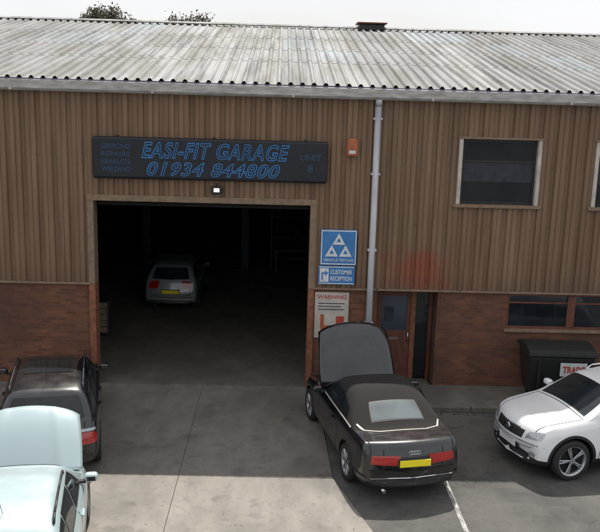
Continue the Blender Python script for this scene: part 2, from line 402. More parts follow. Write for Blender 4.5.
box('frame_l',2.27,2.36,.48,.58,0,2.33,M['woodred'],D,.005); box('frame_m',3.14,3.26,.48,.58,0,2.33,M['rust'],D,.005); box('frame_r',3.56,3.65,.48,.58,0,2.33,M['woodred'],D,.005); box('frame_t',2.362,3.138,.48,.58,2.22,2.33,M['woodred'],D,.005)
box('leaf_bottom',2.365,3.135,.5,.55,.03,1.28,M['woodred'],D,.006); box('leaf_l',2.365,2.45,.5,.55,1.282,2.21,M['woodred'],D,.005); box('leaf_r',3.05,3.135,.5,.55,1.282,2.21,M['woodred'],D,.005); box('leaf_t',2.452,3.048,.5,.55,2.12,2.21,M['woodred'],D,.005)
box('pane',2.44,3.06,.52,.53,1.27,2.13,M['doorglass'],D); box('notice',2.52,2.75,.51,.515,1.5,1.85,M['steel'],D); box('letter_plate',2.65,2.87,.49,.499,1.05,1.11,M['chrome'],D)
box('sidelight',3.27,3.55,.52,.53,.1,2.25,M['glass'],D); cyl('handle',(3.09,.44,1.0),(3.09,.44,1.25),.012,M['chrome'],D); box('doorstep',2.3,3.6,-.15,.47,0.002,.1,M['pave'],D,.01)

# ------------------------------------------------------------ signs
G=empty('garage_sign')
sx0,sx1,sz0,sz1=-4.1,1.02,4.79,5.70
box('board',sx0,sx1,-.22,-.10,sz0,sz1,M['signblack'],G,.05)
for a in (-3.6,-1.5,.5): box('bracket',a,a+.06,-.11,-.06,sz0+.1,sz1+.03,M['black'],G)
for bd,bx in (('EASI-FIT GARAGE',(-3.03,.18,5.25,5.61)),('01934 844800',(-2.92,-.02,4.87,5.18))):
    ref=text(bd,bx,-.226,M['signblue'],G,offset=.034,shear=.28,spacing=1.12)
    text(bd,bx,-.2305,M['signblack'],G,offset=-.010,shear=.28,ref=ref,spacing=1.12)
for i,w in enumerate(('SERVICING','REPAIRS','EXHAUSTS','WELDING')):
    text(w,(-3.90,-3.28,5.44-i*.165,5.55-i*.165),-.226,M['signdim'],G,offset=.02)
text('UNIT',(.42,.88,5.28,5.42),-.226,M['signdim'],G,offset=.02); text('8',(.58,.70,5.03,5.19),-.226,M['signdim'],G,offset=.02)
T=empty('vehicle_testing_sign')
box('board',.93,1.74,-.12,-.085,2.95,3.76,M['motblue'],T,.006)
box('border_t',.94,1.73,-.125,-.121,3.72,3.745,M['signwhite'],T); box('border_b',.94,1.73,-.125,-.121,2.965,2.99,M['signwhite'],T)
box('border_l',.94,.962,-.125,-.121,2.992,3.718,M['signwhite'],T); box('border_r',1.708,1.73,-.125,-.121,2.992,3.718,M['signwhite'],T)
def tri(cx,cz,s,k=.62):
    h=s*.9; o=[(cx-s/2,cz),(cx+s/2,cz),(cx,cz+h)]
    c=(cx,cz+h*.36); i=[(c[0]+(x-c[0])*k*.6,c[1]+(z-c[1])*k*.6) for x,z in o]
    v=[(x,-.1265,z) for x,z in o+i]; addmesh('triangle',v,[(0,1,4,3),(1,2,5,4),(2,0,3,5)],M['signwhite'],T)
tri(1.335,3.42,.29); tri(1.18,3.15,.29); tri(1.49,3.15,.29)
text('VEHICLE TESTING',(1.0,1.67,3.04,3.095),-.124,M['signwhite'],T,offset=.01)
Q=empty('reception_sign')
box('board',.90,1.72,-.115,-.083,2.50,2.93,M['motblue'],Q,.006)
box('border_t',.915,1.705,-.12,-.116,2.895,2.915,M['signwhite'],Q); box('border_b',.915,1.705,-.12,-.116,2.515,2.535,M['signwhite'],Q)
box('arrow_panel',.93,1.13,-.121,-.1165,2.56,2.875,M['signwhite'],Q)
box('arrow_stem',.97,1.0,-.126,-.1215,2.60,2.78,M['motblue'],Q); box('arrow_bar',1.001,1.05,-.126,-.1215,2.75,2.78,M['motblue'],Q); addmesh('arrow_head',[(1.05,-.125,2.70),(1.12,-.125,2.765),(1.05,-.125,2.83)],[(0,1,2)],M['motblue'],Q)
text('CUSTOMER',(1.17,1.66,2.74,2.84),-.117,M['signwhite'],Q,offset=.02); text('RECEPTION',(1.17,1.66,2.59,2.69),-.117,M['signwhite'],Q,offset=.02)
P=empty('notice_board')
box('panel',.84,1.62,-.05,-.021,1.22,2.30,M['poster'],P,.006)
text('WARNING',(.90,1.56,2.15,2.24),-.052,M['signred'],P,offset=.01)
for i in range(3): box('text_row_%d'%i,.92,1.52-.07*(i%2),-.054,-.0505,2.03-.07*i,2.05-.07*i,M['engine'],P)
box('picto_back',.98,1.06,-.054,-.0505,1.42,1.78,M['alarm'],P); box('picto_seat',1.062,1.28,-.054,-.0505,1.42,1.52,M['alarm'],P); box('picto_leg',1.2,1.28,-.054,-.0505,1.27,1.418,M['alarm'],P); box('picto_side',1.34,1.52,-.054,-.0505,1.32,1.74,M['signred'],P)
AL=empty('alarm_box'); box('case',1.43,1.67,-.2,-.07,5.40,5.79,M['alarm'],AL,.03); box('label',1.48,1.62,-.204,-.2005,5.46,5.53,M['signwhite'],AL)
FL=empty('flood_light'); box('housing',-1.53,-1.27,-.22,-.10,4.50,4.67,M['black'],FL,.02); box('lens',-1.46,-1.34,-.226,-.2205,4.55,4.63,M['lamp'],FL); box('bracket',-1.42,-1.38,-.1,-.06,4.52,4.74,M['black'],FL)

# ------------------------------------------------------------ bin
BN=empty('trade_waste_bin',(6.27,-.72,.125),R(-2))
v=[(-.62,-.42,.18),(.62,-.42,.18),(.62,.42,.18),(-.62,.42,.18),(-.72,-.52,1.12),(.72,-.52,1.12),(.72,.52,1.12),(-.72,.52,1.12)]
o=addmesh('body',v,[(0,3,2,1),(4,5,6,7),(0,1,5,4),(1,2,6,5),(2,3,7,6),(3,0,4,7)],M['binm'],BN); bb=o.modifiers.new('b','BEVEL'); bb.width=.05; bb.segments=3
box('rim',-.76,.76,-.56,.56,1.125,1.17,M['binm'],BN,.015)
lv=[];lf=[]
for i in range(9):
    t=i/8; y=-.54+1.08*t; z=1.175+.13*math.sin(math.pi*t)**.7 if 0<t<1 else 1.175
    lv+=[(-.74,y,z),(.74,y,z)]
for i in range(8): lf.append((2*i,2*i+1,2*i+3,2*i+2))
lf.append(tuple(range(0,18,2))); lf.append(tuple(range(1,18,2))[::-1])
addmesh('lid',lv,lf,M['binm'],BN)
for sx in (-.5,.5):
    for sy in (-.32,.32): cyl('castor',(sx-.025,sy,.09),(sx+.025,sy,.09),.09,M['rubber'],BN)
    box('rib',sx-.03,sx+.03,-.535,-.46,.3,1.05,M['binm'],BN,.01)
box('plate',-.06,.52,-.57,-.54,.70,1.0,M['signwhite'],BN,.005)
text('TRADE',(-.01,.47,.78,.93),-.573,M['signred'],BN,offset=.03)

# ------------------------------------------------------------ cars
def smooth_arr(a,n=2):
    a=a.copy()
    for _ in range(n):
        b=a.copy(); b[1:-1]=(a[:-2]+2*a[1:-1]+a[2:])/4; a=b
    return a
def make_wheel(name,Rw,side,parent,loc,rimmat,spokes=7,wid=.11):
    v=[];f=[];mi=[]
    prof=[(Rw-.10,-wid,0),(Rw-.03,-wid-.005,0),(Rw-.004,-wid+.03,0),(Rw,0,0),(Rw-.004,wid-.03,0),(Rw-.03,wid+.005,0),(Rw-.095,wid-.005,0),(Rw-.105,wid-.012,1),(Rw-.12,wid-.02,1),(Rw-.125,wid-.07,1)]
    n=48;k=len(prof)
    for i in range(n):
        t=2*math.pi*i/n
        for r,x,_ in prof: v.append((x*side,r*math.cos(t),r*math.sin(t)))
    for i in range(n):
        j=(i+1)%n
        for a in range(k-1):
            q=(i*k+a,i*k+a+1,j*k+a+1,j*k+a); f.append(q if side>0 else q[::-1]); mi.append(1 if prof[a][2] or (a==6) else 0)
    def ring(cx,r,m):
        b0=len(v)
        for i in range(n):
            t=2*math.pi*i/n; v.append((cx*side,r*math.cos(t),r*math.sin(t)))
        f.append(tuple(range(b0,b0+n)) if side>0 else tuple(range(b0,b0+n))[::-1]); mi.append(m)
    ring(wid-.07,Rw-.115,2); ring(-wid+.01,Rw-.10,2); ring(wid-.008,.055,1)
    for s in range(spokes):
        t=2*math.pi*s/spokes
        for dt in (-.10,.10):
            ct,st=math.cos(t+dt*.6),math.sin(t+dt*.6); ct2,st2=math.cos(t+dt),math.sin(t+dt)
            r0,r1=.03,Rw-.11; w0,w1=.018,.012
            b0=len(v)
            for (r,w,c,s_) in ((r0,w0,ct,st),(r1,w1,ct2,st2)):
                for dx in (wid-.015,wid-.05):
                    for sg in (-1,1): v.append((dx*side,r*c-sg*w*s_,r*s_+sg*w*c))
            for q in ((0,1,5,4),(2,6,7,3),(0,4,6,2),(1,3,7,5)): f.append(tuple(b0+a for a in q)); mi.append(1)
    o=addmesh(name,v,f,[M['rubber'],rimmat,M['well']],parent,True,mi); o.location=loc
    return o

def make_car(name,sp,loc,rz,sc=1):
    E=empty(name,(0,0,0),0,1)
    L,W=sp['L'],sp['W']; hl=L/2; hw=W/2
    n=72
    ys=np.array([hl*math.copysign(abs(t)**.85,t) for t in np.linspace(-1,1,n)])
    def I(pts,smo=1):
        p=sorted(pts); return smooth_arr(np.interp(ys,[a for a,_ in p],[b for _,b in p]),smo)
    zb=I(sp['zb']); 
    ru=sorted(sp['zr']); zr=np.interp(ys,[a for a,_ in ru],[b for _,b in ru])
    out=(ys<ru[0][0])|(ys>ru[-1][0]); h=np.where(out,0,np.maximum(zr-zb,0)); h=smooth_arr(h,2); h[h<.004]=0
    w=I([(-hl,.86),(-hl+.06,.92),(-hl+.3,.965),(-hl+.8,.99),(0,1),(hl-.9,.99),(hl-.4,.965),(hl-.1,.91),(hl,.84)])*hw
    gc=sp.get('gc',.19); z0=I([(-hl,gc+.12),(-hl+.12,gc+.06),(-hl+.5,gc+.01),(0,gc),(hl-.5,gc),(hl-.12,gc+.03),(hl,gc+.08)])
    th=sp.get('tumble',.36); cf,cr=sp.get('cf',.26),sp.get('cr',.14)
    verts=[];faces=[];mi=[]
    rings=[]
    for i in range(n):
        y=ys[i]; W_=w[i]; b=zb[i]; hh=h[i]; z=z0[i]; wi=W_*.90
        top=b+hh; cr_=.035 if hh>.05 else .03
        prof=[(0,z),(.78*W_,z),(.94*W_,z+.05),(.985*W_,z+.14),(1.0*W_,z+(b-z)*.45),(.995*W_,z+(b-z)*.62),(.985*W_,b-.13),(.955*W_,b-.045),(wi,b),
              (wi-th*.30*hh,b+.35*hh),(wi-th*.72*hh,b+.75*hh),(wi-th*.98*hh-.03,b+.93*hh),(wi-th*hh-.12,top+cr_*.35),(W_*.38,top+cr_*.8),(0,top+cr_)]
        pts=[(x,zz) for x,zz in prof]
        full=pts+[(-x,zz) for x,zz in pts[-2:0:-1]]
        ring=[]
        for x,zz in full:
            q=(x/hw)**2
            yy=y-(cf*q*(max(0,y)/hl) if y>0 else -cr*q*(min(1,-y/hl)))
            ring.append(len(verts)); verts.append((x,yy,zz))
        rings.append(ring)
    m=len(rings[0])
    gh=sp.get('fabric')
    for i in range(n-1):
        for j in range(m):
            k=(j+1)%m
            faces.append((rings[i][j],rings[i][k],rings[i+1][k],rings[i+1][j]))
            jj=j if j<14 else m-1-j
            idx=0
            if gh and jj>=8 and gh[0]<ys[i]<gh[1]: idx=1
            if jj<=1: idx=2
            elif sp.get('cladded') and jj<=2: idx=2
            mi.append(idx)
    faces.append(tuple(rings[0])[::-1]); mi.append(0); faces.append(tuple(rings[-1])); mi.append(0)
    body=addmesh('body',verts,faces,[sp['paint'],M['fabric'],M['black'],M['well']],E,True,mi)
    bm=bmesh.new(); bm.from_mesh(body.data); bmesh.ops.recalc_face_normals(bm,faces=bm.faces); bm.to_mesh(body.data); bm.free()
    md=body.modifiers.new('s','SUBSURF'); md.levels=1; md.render_levels=1
    bpy.context.view_layer.update()
    dg=bpy.context.evaluated_depsgraph_get()
    ev=bpy.data.meshes.new_from_object(body.evaluated_get(dg))
    bvh=BVHTree.FromPolygons([v.co[:] for v in ev.vertices],[p.vertices[:] for p in ev.polygons])
    Rw=sp['Rw']
    cutters=[]
    for ay in sp['axles']:
        for sd in (-1,1):
            c=cyl('cut',(sd*(hw-.26),ay,Rw+.005),(sd*(hw+.3),ay,Rw+.005),Rw+.055,M['well'],E,40); cutters.append(c)
            m_=body.modifiers.new('c','BOOLEAN'); m_.object=c; m_.operation='DIFFERENCE'; m_.solver='EXACT'
    bpy.context.view_layer.update()
    ev2=bpy.data.meshes.new_from_object(body.evaluated_get(bpy.context.evaluated_depsgraph_get()))
    body.modifiers.clear(); body.data=ev2
    while len(ev2.materials)<4: ev2.materials.append(None)
    ev2.materials[3]=M['well']
    for p in ev2.polygons:
        for ay in sp['axles']:
            if all(math.hypot(ev2.vertices[a].co.y-ay,ev2.vertices[a].co.z-Rw-.005)<Rw+.0575 for a in p.vertices) and p.center.z>.12:
                p.material_index=3; p.use_smooth=False
    for c in cutters: bpy.data.objects.remove(c)
    for ay in sp['axles']:
        for sd in (-1,1):
            make_wheel('wheel',Rw,sd,E,(sd*(hw-.125),ay,Rw),sp.get('rim',M['alloy']),sp.get('spokes',7))
            lv=[];lf=[]
            for i in range(25):
                t=math.pi*i/24*1.06-.09
                for rr,off in ((Rw+.05,.004),(Rw+.05+sp.get('lip',.025),.006),):
                    y=ay+rr*math.cos(t); z=Rw+.005+rr*math.sin(t)
                    hit=bvh.ray_cast(Vector((sd*3,y,z)),Vector((-sd,0,0)))
                    x=hit[0].x+sd*off if hit[0] else sd*hw
                    lv.append((x,y,z))
            for i in range(24): lf.append((2*i,2*i+1,2*i+3,2*i+2))
            addmesh('arch_lip',lv,lf,M['black'] if sp.get('cladded') else sp['paint'],E,True)
    def proj(nm,ax,q,m_,off=.004,nu=14,nv=8,rd=.0):
        dirs={'l':Vector((1,0,0)),'r':Vector((-1,0,0)),'rear':Vector((0,1,0)),'front':Vector((0,-1,0)),'top':Vector((0,0,-1)),
              'rr':Vector((-.7,.714,0)),'rl':Vector((.7,.714,0))}
        d=dirs[ax]; v=[];f=[];idx={}
        for i in range(nu+1):
            for j in range(nv+1):
                u=2*i/nu-1; w_=2*j/nv-1
                uu=u*math.sqrt(max(0,1-rd*w_*w_/2)); ww=w_*math.sqrt(max(0,1-rd*u*u/2))
                a=(uu+1)/2; b=(ww+1)/2
                p=[(q[0][k]*(1-a)+q[1][k]*a)*(1-b)+(q[3][k]*(1-a)+q[2][k]*a)*b for k in (0,1)]
                if ax in('l','r'): o=Vector((-3 if ax=='l' else 3,p[0],p[1]))
                elif ax=='rear': o=Vector((p[0],-5,p[1]))
                elif ax=='front': o=Vector((p[0],5,p[1]))
                elif ax in ('rr','rl'):
                    s=1 if ax=='rr' else -1
                    o=Vector((s*hw,-hl,p[1]))+Vector((s*.714,.7,0))*p[0]-d*3
                else: o=Vector((p[0],p[1],4))
                hit=bvh.ray_cast(o,d)
                if hit[0] is None: continue
                nn=hit[1]
                if nn.dot(d)>0: nn=-nn
                idx[(i,j)]=len(v); v.append(hit[0]+nn*off)
        for i in range(nu):
            for j in range(nv):
                ks=[(i,j),(i+1,j),(i+1,j+1),(i,j+1)]
                if all(k in idx for k in ks): f.append(tuple(idx[k] for k in ks))
        if f:
            o=addmesh(nm,v,f,m_,E,True); return o
    def both(nm,q,m_,**k):
        proj(nm,'l',q,m_,**k); proj(nm,'r',q,m_,**k)
    def line(nm,ax,a,b,m_=None,t=.006,off=.003,n_=20):
        d=Vector((b[0]-a[0],b[1]-a[1])); p=Vector((-d.y,d.x)).normalized()*t
        q=[(a[0]-p.x,a[1]-p.y),(b[0]-p.x,b[1]-p.y),(b[0]+p.x,b[1]+p.y),(a[0]+p.x,a[1]+p.y)]
        proj(nm,ax,q,m_ or M['well'],off=off,nu=n_,nv=1)
    def grow(q,g):
        cx=sum(p[0] for p in q)/4; cy=sum(p[1] for p in q)/4
        return [(p[0]+math.copysign(g,p[0]-cx),p[1]+math.copysign(g,p[1]-cy)) for p in q]
    for q in sp.get('side',[]):
        both('window_surround',grow(q,.022),M['black'],off=.003,rd=.06); both('side_window',q,M['glass'],off=.006,rd=.06)
    if 'ws' in sp:
        q=sp['ws']; proj('windscreen_surround','top',grow(q,.02),M['black'],off=.003,nu=20,nv=14,rd=.08); proj('windscreen','top',q,M['glass'],off=.006,nu=20,nv=14,rd=.08)
    if 'rs' in sp:
        ax,q,gm=sp['rs']; proj('rear_screen_surround',ax,grow(q,.02),M['black'],off=.003,nu=20,nv=12,rd=.1); proj('rear_screen',ax,q,gm,off=.006,nu=20,nv=12,rd=.1)
    for a in sp.get('tails',[]):
        u0,u1,za,zb_,zc,zd,m_=a
        for ax in ('rr','rl'):
            proj('tail_light',ax,[(u0,za),(u1,zb_),(u1,zc),(u0,zd)],m_,off=.009,rd=.2,nu=18)
    for s in (-1,1):
        for a in sp.get('heads',[]):
            ax,q,m_=a[:3]
            if ax=='side': proj('headlight','l' if s<0 else 'r',q,m_,off=.008,rd=.2)
            else: proj('headlight',ax,[(s*p[0],p[1]) for p in q],m_,off=.008,rd=.2)
    for ax,q,m_,nm in sp.get('extra',[]):
        if ax=='both': both(nm,q,m_,off=.007)
        else: proj(nm,ax,q,m_,off=.007)
    for pts in sp.get('seams',[]):
        for s in ('l','r'):
            for a,b in zip(pts[:-1],pts[1:]): line('panel_gap',s,a,b)
    for ax,a,b in sp.get('lines',[]): line('panel_gap',ax,a,b)
    for (ax,a,b,m_,t) in sp.get('strips',[]): 
        for x in (('l','r') if ax=='both' else (ax,)): line('trim_strip',x,a,b,m_,t,.009,30)
    for y,z in sp.get('handles',[]):
        for sd in (-1,1):
            hit=bvh.ray_cast(Vector((sd*3,y,z)),Vector((-sd,0,0)))
            if hit[0]:
                x=hit[0].x; box('door_handle',min(x,x+sd*.035),max(x,x+sd*.035),y-.09,y+.09,z-.014,z+.014,sp['paint'],E,.01)
    my,mz=sp['mirror']
    for sd in (-1,1):
        a,b=sd*(hw*.97),sd*(hw+.16)
        o=box('door_mirror',min(a,b),max(a,b),my-.06,my+.08,mz-.05,mz+.07,sp.get('mirmat',sp['paint']),E,.05)
        o.modifiers['b'].segments=4; 
        for p in o.data.polygons: p.use_smooth=True
        a,b=sd*(hw+.01),sd*(hw+.125); box('mirror_glass',min(a,b),max(a,b),my-.063,my-.0605,mz-.02,mz+.04,M['glass'],E)
        a,b=sd*hw*.86,sd*hw*1.0; box('mirror_stalk',min(a,b),max(a,b),my-.02,my+.05,mz-.07,mz-.03,M['black'],E,.01)
    if 'rplate' in sp:
        z=sp['rplate']; hit=bvh.ray_cast(Vector((0,-5,z)),Vector((0,1,0))); y=hit[0].y
        box('rear_plate',-.26,.26,y-.03,y-.012,z-.056,z+.056,M['yellow'],E,.004); box('plate_holder',-.28,.28,y-.012,y+.05,z-.07,z+.07,M['black'],E,.01)
    if 'fplate' in sp:
        z=sp['fplate']; hit=bvh.ray_cast(Vector((0,5,z)),Vector((0,-1,0))); y=hit[0].y
        box('front_plate',-.26,.26,y+.012,y+.03,z-.056,z+.056,M['whitep'],E,.004); box('plate_holder',-.28,.28,y-.05,y+.012,z-.07,z+.07,M['black'],E,.01)
    if 'bonnet' in sp:
        yh,zh,lb,wh,wf,ang=sp['bonnet']
        proj('engine_bay','top',[(-wf*.9,yh+lb*.92),(wf*.9,yh+lb*.92),(min(wh,.72)*.92,yh+.05),(-min(wh,.72)*.92,yh+.05)],M['well'],off=.006,nu=20,nv=20)
        zz=zh-.06
        box('engine_cover',-.35,.3,yh+.25,yh+.75,zz-.15,zz+.03,M['engine'],E,.03); box('battery',.38,.6,yh+.3,yh+.6,zz-.15,zz+.02,M['black'],E,.02)
        cyl('filler_cap',(-.5,yh+.5,zz-.1),(-.5,yh+.5,zz+.04),.06,M['engine'],E)
        v=[];f=[];nu,nv=28,18; ca,sa=math.cos(R(ang)),math.sin(R(ang))
        for i in range(nu+1):
            u=2*i/nu-1
            for j in range(nv+1):
                t=j/nv; ww=wh+(wf-wh)*t**1.8
                ln=lb*(1-.11*u*u-.03*u**8); back=.05*(1-u*u)
                x=u*ww; yl=-back+(ln+back)*t
                crease=.014*math.exp(-((abs(u)-.5-.12*(1-t))/.07)**2)
                zl=.06*(1-u*u)-.05*(abs(u)**6)-.10*t**5-.02*t*t+crease
                v.append((x,yh+yl*ca-zl*sa,zh+yl*sa+zl*ca))
        for i in range(nu):
            for j in range(nv):
                a=i*(nv+1)+j; f.append((a,a+nv+1,a+nv+2,a+1))
        o=addmesh('open_bonnet',v,f,[sp['paint'],M['engine']],E,True)
        sm=o.modifiers.new('s','SOLIDIFY'); sm.thickness=.03; sm.offset=-1; sm.material_offset=1; sm.material_offset_rim=0
        cyl('bonnet_prop',(-wf*.8,yh+lb*.85,zh-.12),(-wh*.6,yh+lb*.62*ca+.02,zh+lb*.62*sa-.03),.008,M['chrome'],E,8)
    if sp.get('rails'):
        yr0,yr1,xr,zr_=sp['rails']
        for sd in (-1,1):
            pts=[(sd*xr,yr0,zr_-.03),(sd*xr,yr0+.12,zr_+.045),(sd*xr,(yr0+yr1)/2,zr_+.06),(sd*xr,yr1-.12,zr_+.035),(sd*xr,yr1,zr_-.06)]
            for a,b in zip(pts[:-1],pts[1:]): cyl('roof_rail',a,b,.016,sp.get('railmat',M['chrome']),E,8)
    if sp.get('aerial'):
        x,y,z=sp['aerial']; cyl('aerial',(x,y,z),(x,y-.22,z+.3),.004,M['black'],E,6)
    if sp.get('wiper'):
        a,b=sp['wiper']; cyl('rear_wiper',a,b,.012,M['black'],E,6)
    cyl('exhaust',(hw*-.55,-hl+.05,gc+.06),(hw*-.55,-hl+.25,gc+.06),.03,M['chrome'],E,12)
    E.location=loc; E.rotation_euler=(0,0,rz); E.scale=(sc,sc,sc)
    return E,bvh,proj

conv=dict(L=4.56,W=1.78,Rw=.325,axles=(1.40,-1.25),paint=M['p_black'],gc=.17,
 zb=[(2.28,.50),(2.22,.64),(2.1,.71),(1.8,.78),(1.3,.87),(.8,.925),(0,.93),(-1.0,.945),(-1.6,.975),(-2.12,.985),(-2.2,.93),(-2.25,.8),(-2.28,.56)],
 zr=[(.85,.92),(.12,1.34),(-.2,1.385),(-.65,1.375),(-1.0,1.25),(-1.5,.985)],fabric=(-1.62,.14),tumble=.42,cr=.2,
 side=[((.45,.965),(-.38,.965),(-.42,1.24),(.08,1.25)),((-.42,.965),(-1.0,.975),(-.85,1.14),(-.46,1.235))],
 ws=[(-.62,.78),(.62,.78),(.50,.16),(-.50,.16)],
 rs=('top',[(-.46,-1.36),(.46,-1.36),(.40,-1.00),(-.40,-1.00)],M['skyglass']),
 tails=[(-.42,-.02,.66,.67,.81,.82,M['red'])],
 heads=[('front',[(.45,.55),(.8,.57),(.82,.70),(.5,.66)],M['clear'])],
 seams=[[(.62,.30),(.60,.6),(.55,.92)],[(-.62,.32),(-.68,.6),(-.62,.92)],[(-.62,.32),(.62,.30)]],
 lines=[('top',(-.72,-1.72),(.72,-1.72)),('top',(-.72,-1.72),(-.70,-2.1)),('top',(.72,-1.72),(.70,-2.1)),('rear',(-.80,.56),(.80,.56)),('rear',(-.5,.60),(-.5,.9)),('rear',(.5,.60),(.5,.9))],
 strips=[('both',(.5,.945),(-1.30,.960),M['satin'],.012),('top',(-.40,-1.64),(.40,-1.64),M['satin'],.014),
   ('top',(-.72,-1.34),(-.64,-1.53),M['satin'],.014),('top',(-.64,-1.53),(-.40,-1.64),M['satin'],.014),('top',(.64,-1.53),(.40,-1.64),M['satin'],.014),('top',(.72,-1.34),(.64,-1.53),M['satin'],.014),
   ('both',(-1.7,.42),(-2.1,.45),M['black'],.02),('rear',(-.7,.42),(.7,.42),M['chrome'],.005)],
 handles=[(-.42,.80)],mirror=(.45,1.0),rplate=.70,bonnet=(.92,.93,1.2,.77,.70,64),spokes=7,
 extra=[('rear',[(-.45,.22),(.45,.22),(.45,.34),(-.45,.34)],M['black'],'diffuser')])
car1,bvh1,proj1=make_car('black_convertible_car',conv,(1.89,-3.22,0),R(11.5),1.05)
hit=bvh1.ray_cast(Vector((0,-5,.86)),Vector((0,1,0)))
for i in range(4):
    me=bpy.data.meshes.new('ring'); bm=bmesh.new()
    n1,n2=20,6; vs=[]
    for a in range(n1):
        t=2*math.pi*a/n1
        for b in range(n2):
            s=2*math.pi*b/n2; rr=.03+.005*math.cos(s); vs.append(bm.verts.new((-.066+i*.044+rr*math.cos(t),(hit[0].y if hit[0] else -2.2)-.008+.004*math.sin(s),.86+rr*math.sin(t))))
    for a in range(n1):
        for b in range(n2): bm.faces.new((vs[a*n2+b],vs[((a+1)%n1)*n2+b],vs[((a+1)%n1)*n2+(b+1)%n2],vs[a*n2+(b+1)%n2]))
    bm.to_mesh(me); bm.free(); me.materials.append(M['chrome']); o=bpy.data.objects.new('badge_ring',me); COL.objects.link(o); o.parent=car1

def hatch(paint,**k):
    d=dict(L=3.9,W=1.68,Rw=.30,axles=(1.22,-1.24),paint=paint,gc=.17,
     zb=[(1.95,.48),(1.90,.64),(1.78,.73),(1.5,.82),(1.1,.91),(.8,.96),(0,.96),(-1,.99),(-1.6,1.01),(-1.80,1.0),(-1.87,.86),(-1.93,.6),(-1.95,.5)],
     zr=[(.95,.955),(.2,1.40),(-.2,1.455),(-1,1.44),(-1.42,1.38),(-1.60,1.25),(-1.80,1.0)],tumble=.34,
     side=[((.52,1.0),(-.22,1.0),(-.24,1.32),(.10,1.32)),((-.30,1.0),(-1.0,1.02),(-.98,1.31),(-.31,1.32)),((-1.07,1.03),(-1.42,1.06),(-1.30,1.26),(-1.05,1.30))],
     ws=[(-.60,.86),(.60,.86),(.50,.24),(-.50,.24)],
     rs=('rear',[(-.56,1.04),(.56,1.04),(.46,1.32),(-.46,1.32)],M['glass']),
     tails=[(-.26,-.02,.74,.74,.96,.98,M['red'])],
     heads=[('front',[(.42,.58),(.78,.60),(.78,.76),(.48,.70)],M['clear'])],
     seams=[[(.70,.28),(.66,.6),(.58,.95)],[(-.26,.28),(-.26,.95)],[(-1.0,.5),(-.98,.75),(-1.04,.98)],[(-.85,.28),(.70,.28)]],
     lines=[('rear',(-.6,.48),(.6,.48)),('rear',(-.6,.48),(-.58,.95)),('rear',(.6,.48),(.58,.95))],
     handles=[(-.12,.86),(-.86,.88)],mirror=(.52,1.03),rplate=.66,aerial=(0,-1.15,1.46),wiper=((.0,-1.86,1.04),(.35,-1.80,1.10)),
     strips=[('both',(.6,.55),(-1.0,.56),M['black'],.02)],
     extra=[('rear',[(-.7,.30),(.7,.30),(.7,.40),(-.7,.40)],M['black'],'bumper_insert')],spokes=6)
    d.update(k); return d
make_car('silver_hatchback_car',hatch(M['p_silver'],bonnet=(.98,.96,.98,.76,.70,51),rails=(-1.3,.05,.58,1.40),railmat=M['black'],mirmat=M['p_silver']),(-3.55,-7.74,0.02),R(10),1.07)
make_car('grey_hatchback_car',hatch(M['p_grey']),(-3.28,8.1,.012),R(0))
mpv=dict(L=4.3,W=1.78,Rw=.32,axles=(1.32,-1.30),paint=M['p_black2'],gc=.18,
 zb=[(2.15,.5),(2.1,.72),(2.0,.82),(1.5,.93),(1.0,1.0),(0,1.0),(-1.5,1.03),(-2.0,1.04),(-2.06,.9),(-2.12,.65),(-2.15,.52)],
 zr=[(1.12,.99),(.35,1.45),(-.2,1.53),(-1.5,1.52),(-1.78,1.46),(-2.0,1.06)],tumble=.30,
 side=[((.62,1.04),(-.20,1.04),(-.22,1.39),(.20,1.39)),((-.28,1.04),(-1.05,1.06),(-1.03,1.38),(-.29,1.39)),((-1.13,1.07),(-1.68,1.10),(-1.52,1.35),(-1.11,1.37))],
 ws=[(-.62,1.0),(.62,1.0),(.54,.40),(-.54,.40)],
 rs=('rear',[(-.62,1.08),(.62,1.08),(.52,1.40),(-.52,1.40)],M['glass']),
 tails=[(-.26,.10,.62,.64,.82,.84,M['red']),(-.20,.10,.842,.842,.89,.89,M['clear'])],
 heads=[('front',[(.45,.62),(.82,.64),(.8,.82),(.5,.76)],M['clear'])],
 seams=[[(.75,.30),(.7,.6),(.64,1.0)],[(-.24,.30),(-.24,1.0)],[(-1.08,.55),(-1.02,.8),(-1.08,1.03)],[(-.9,.30),(.75,.30)]],
 lines=[('rear',(-.64,.5),(.64,.5)),('rear',(-.64,.5),(-.62,1.0)),('rear',(.64,.5),(.62,1.0))],
 handles=[(-.12,.9),(-.92,.92)],mirror=(.62,1.08),rplate=.62,rails=(-1.6,.15,.60,1.50),railmat=M['steel'],aerial=(0,-1.4,1.54),
 strips=[('both',(.7,.55),(-1.0,.56),M['black'],.025)],wiper=((.0,-2.06,1.10),(.4,-2.02,1.16)),
 extra=[('top',[(-.42,-.95),(.42,-.95),(.42,.0),(-.42,.0)],M['glass'],'sunroof'),('rear',[(-.75,.30),(.75,.30),(.75,.45),(-.75,.45)],M['black'],'bumper_insert')])
make_car('black_estate_car',mpv,(-4.36,-2.94,.02),R(12),1.03)
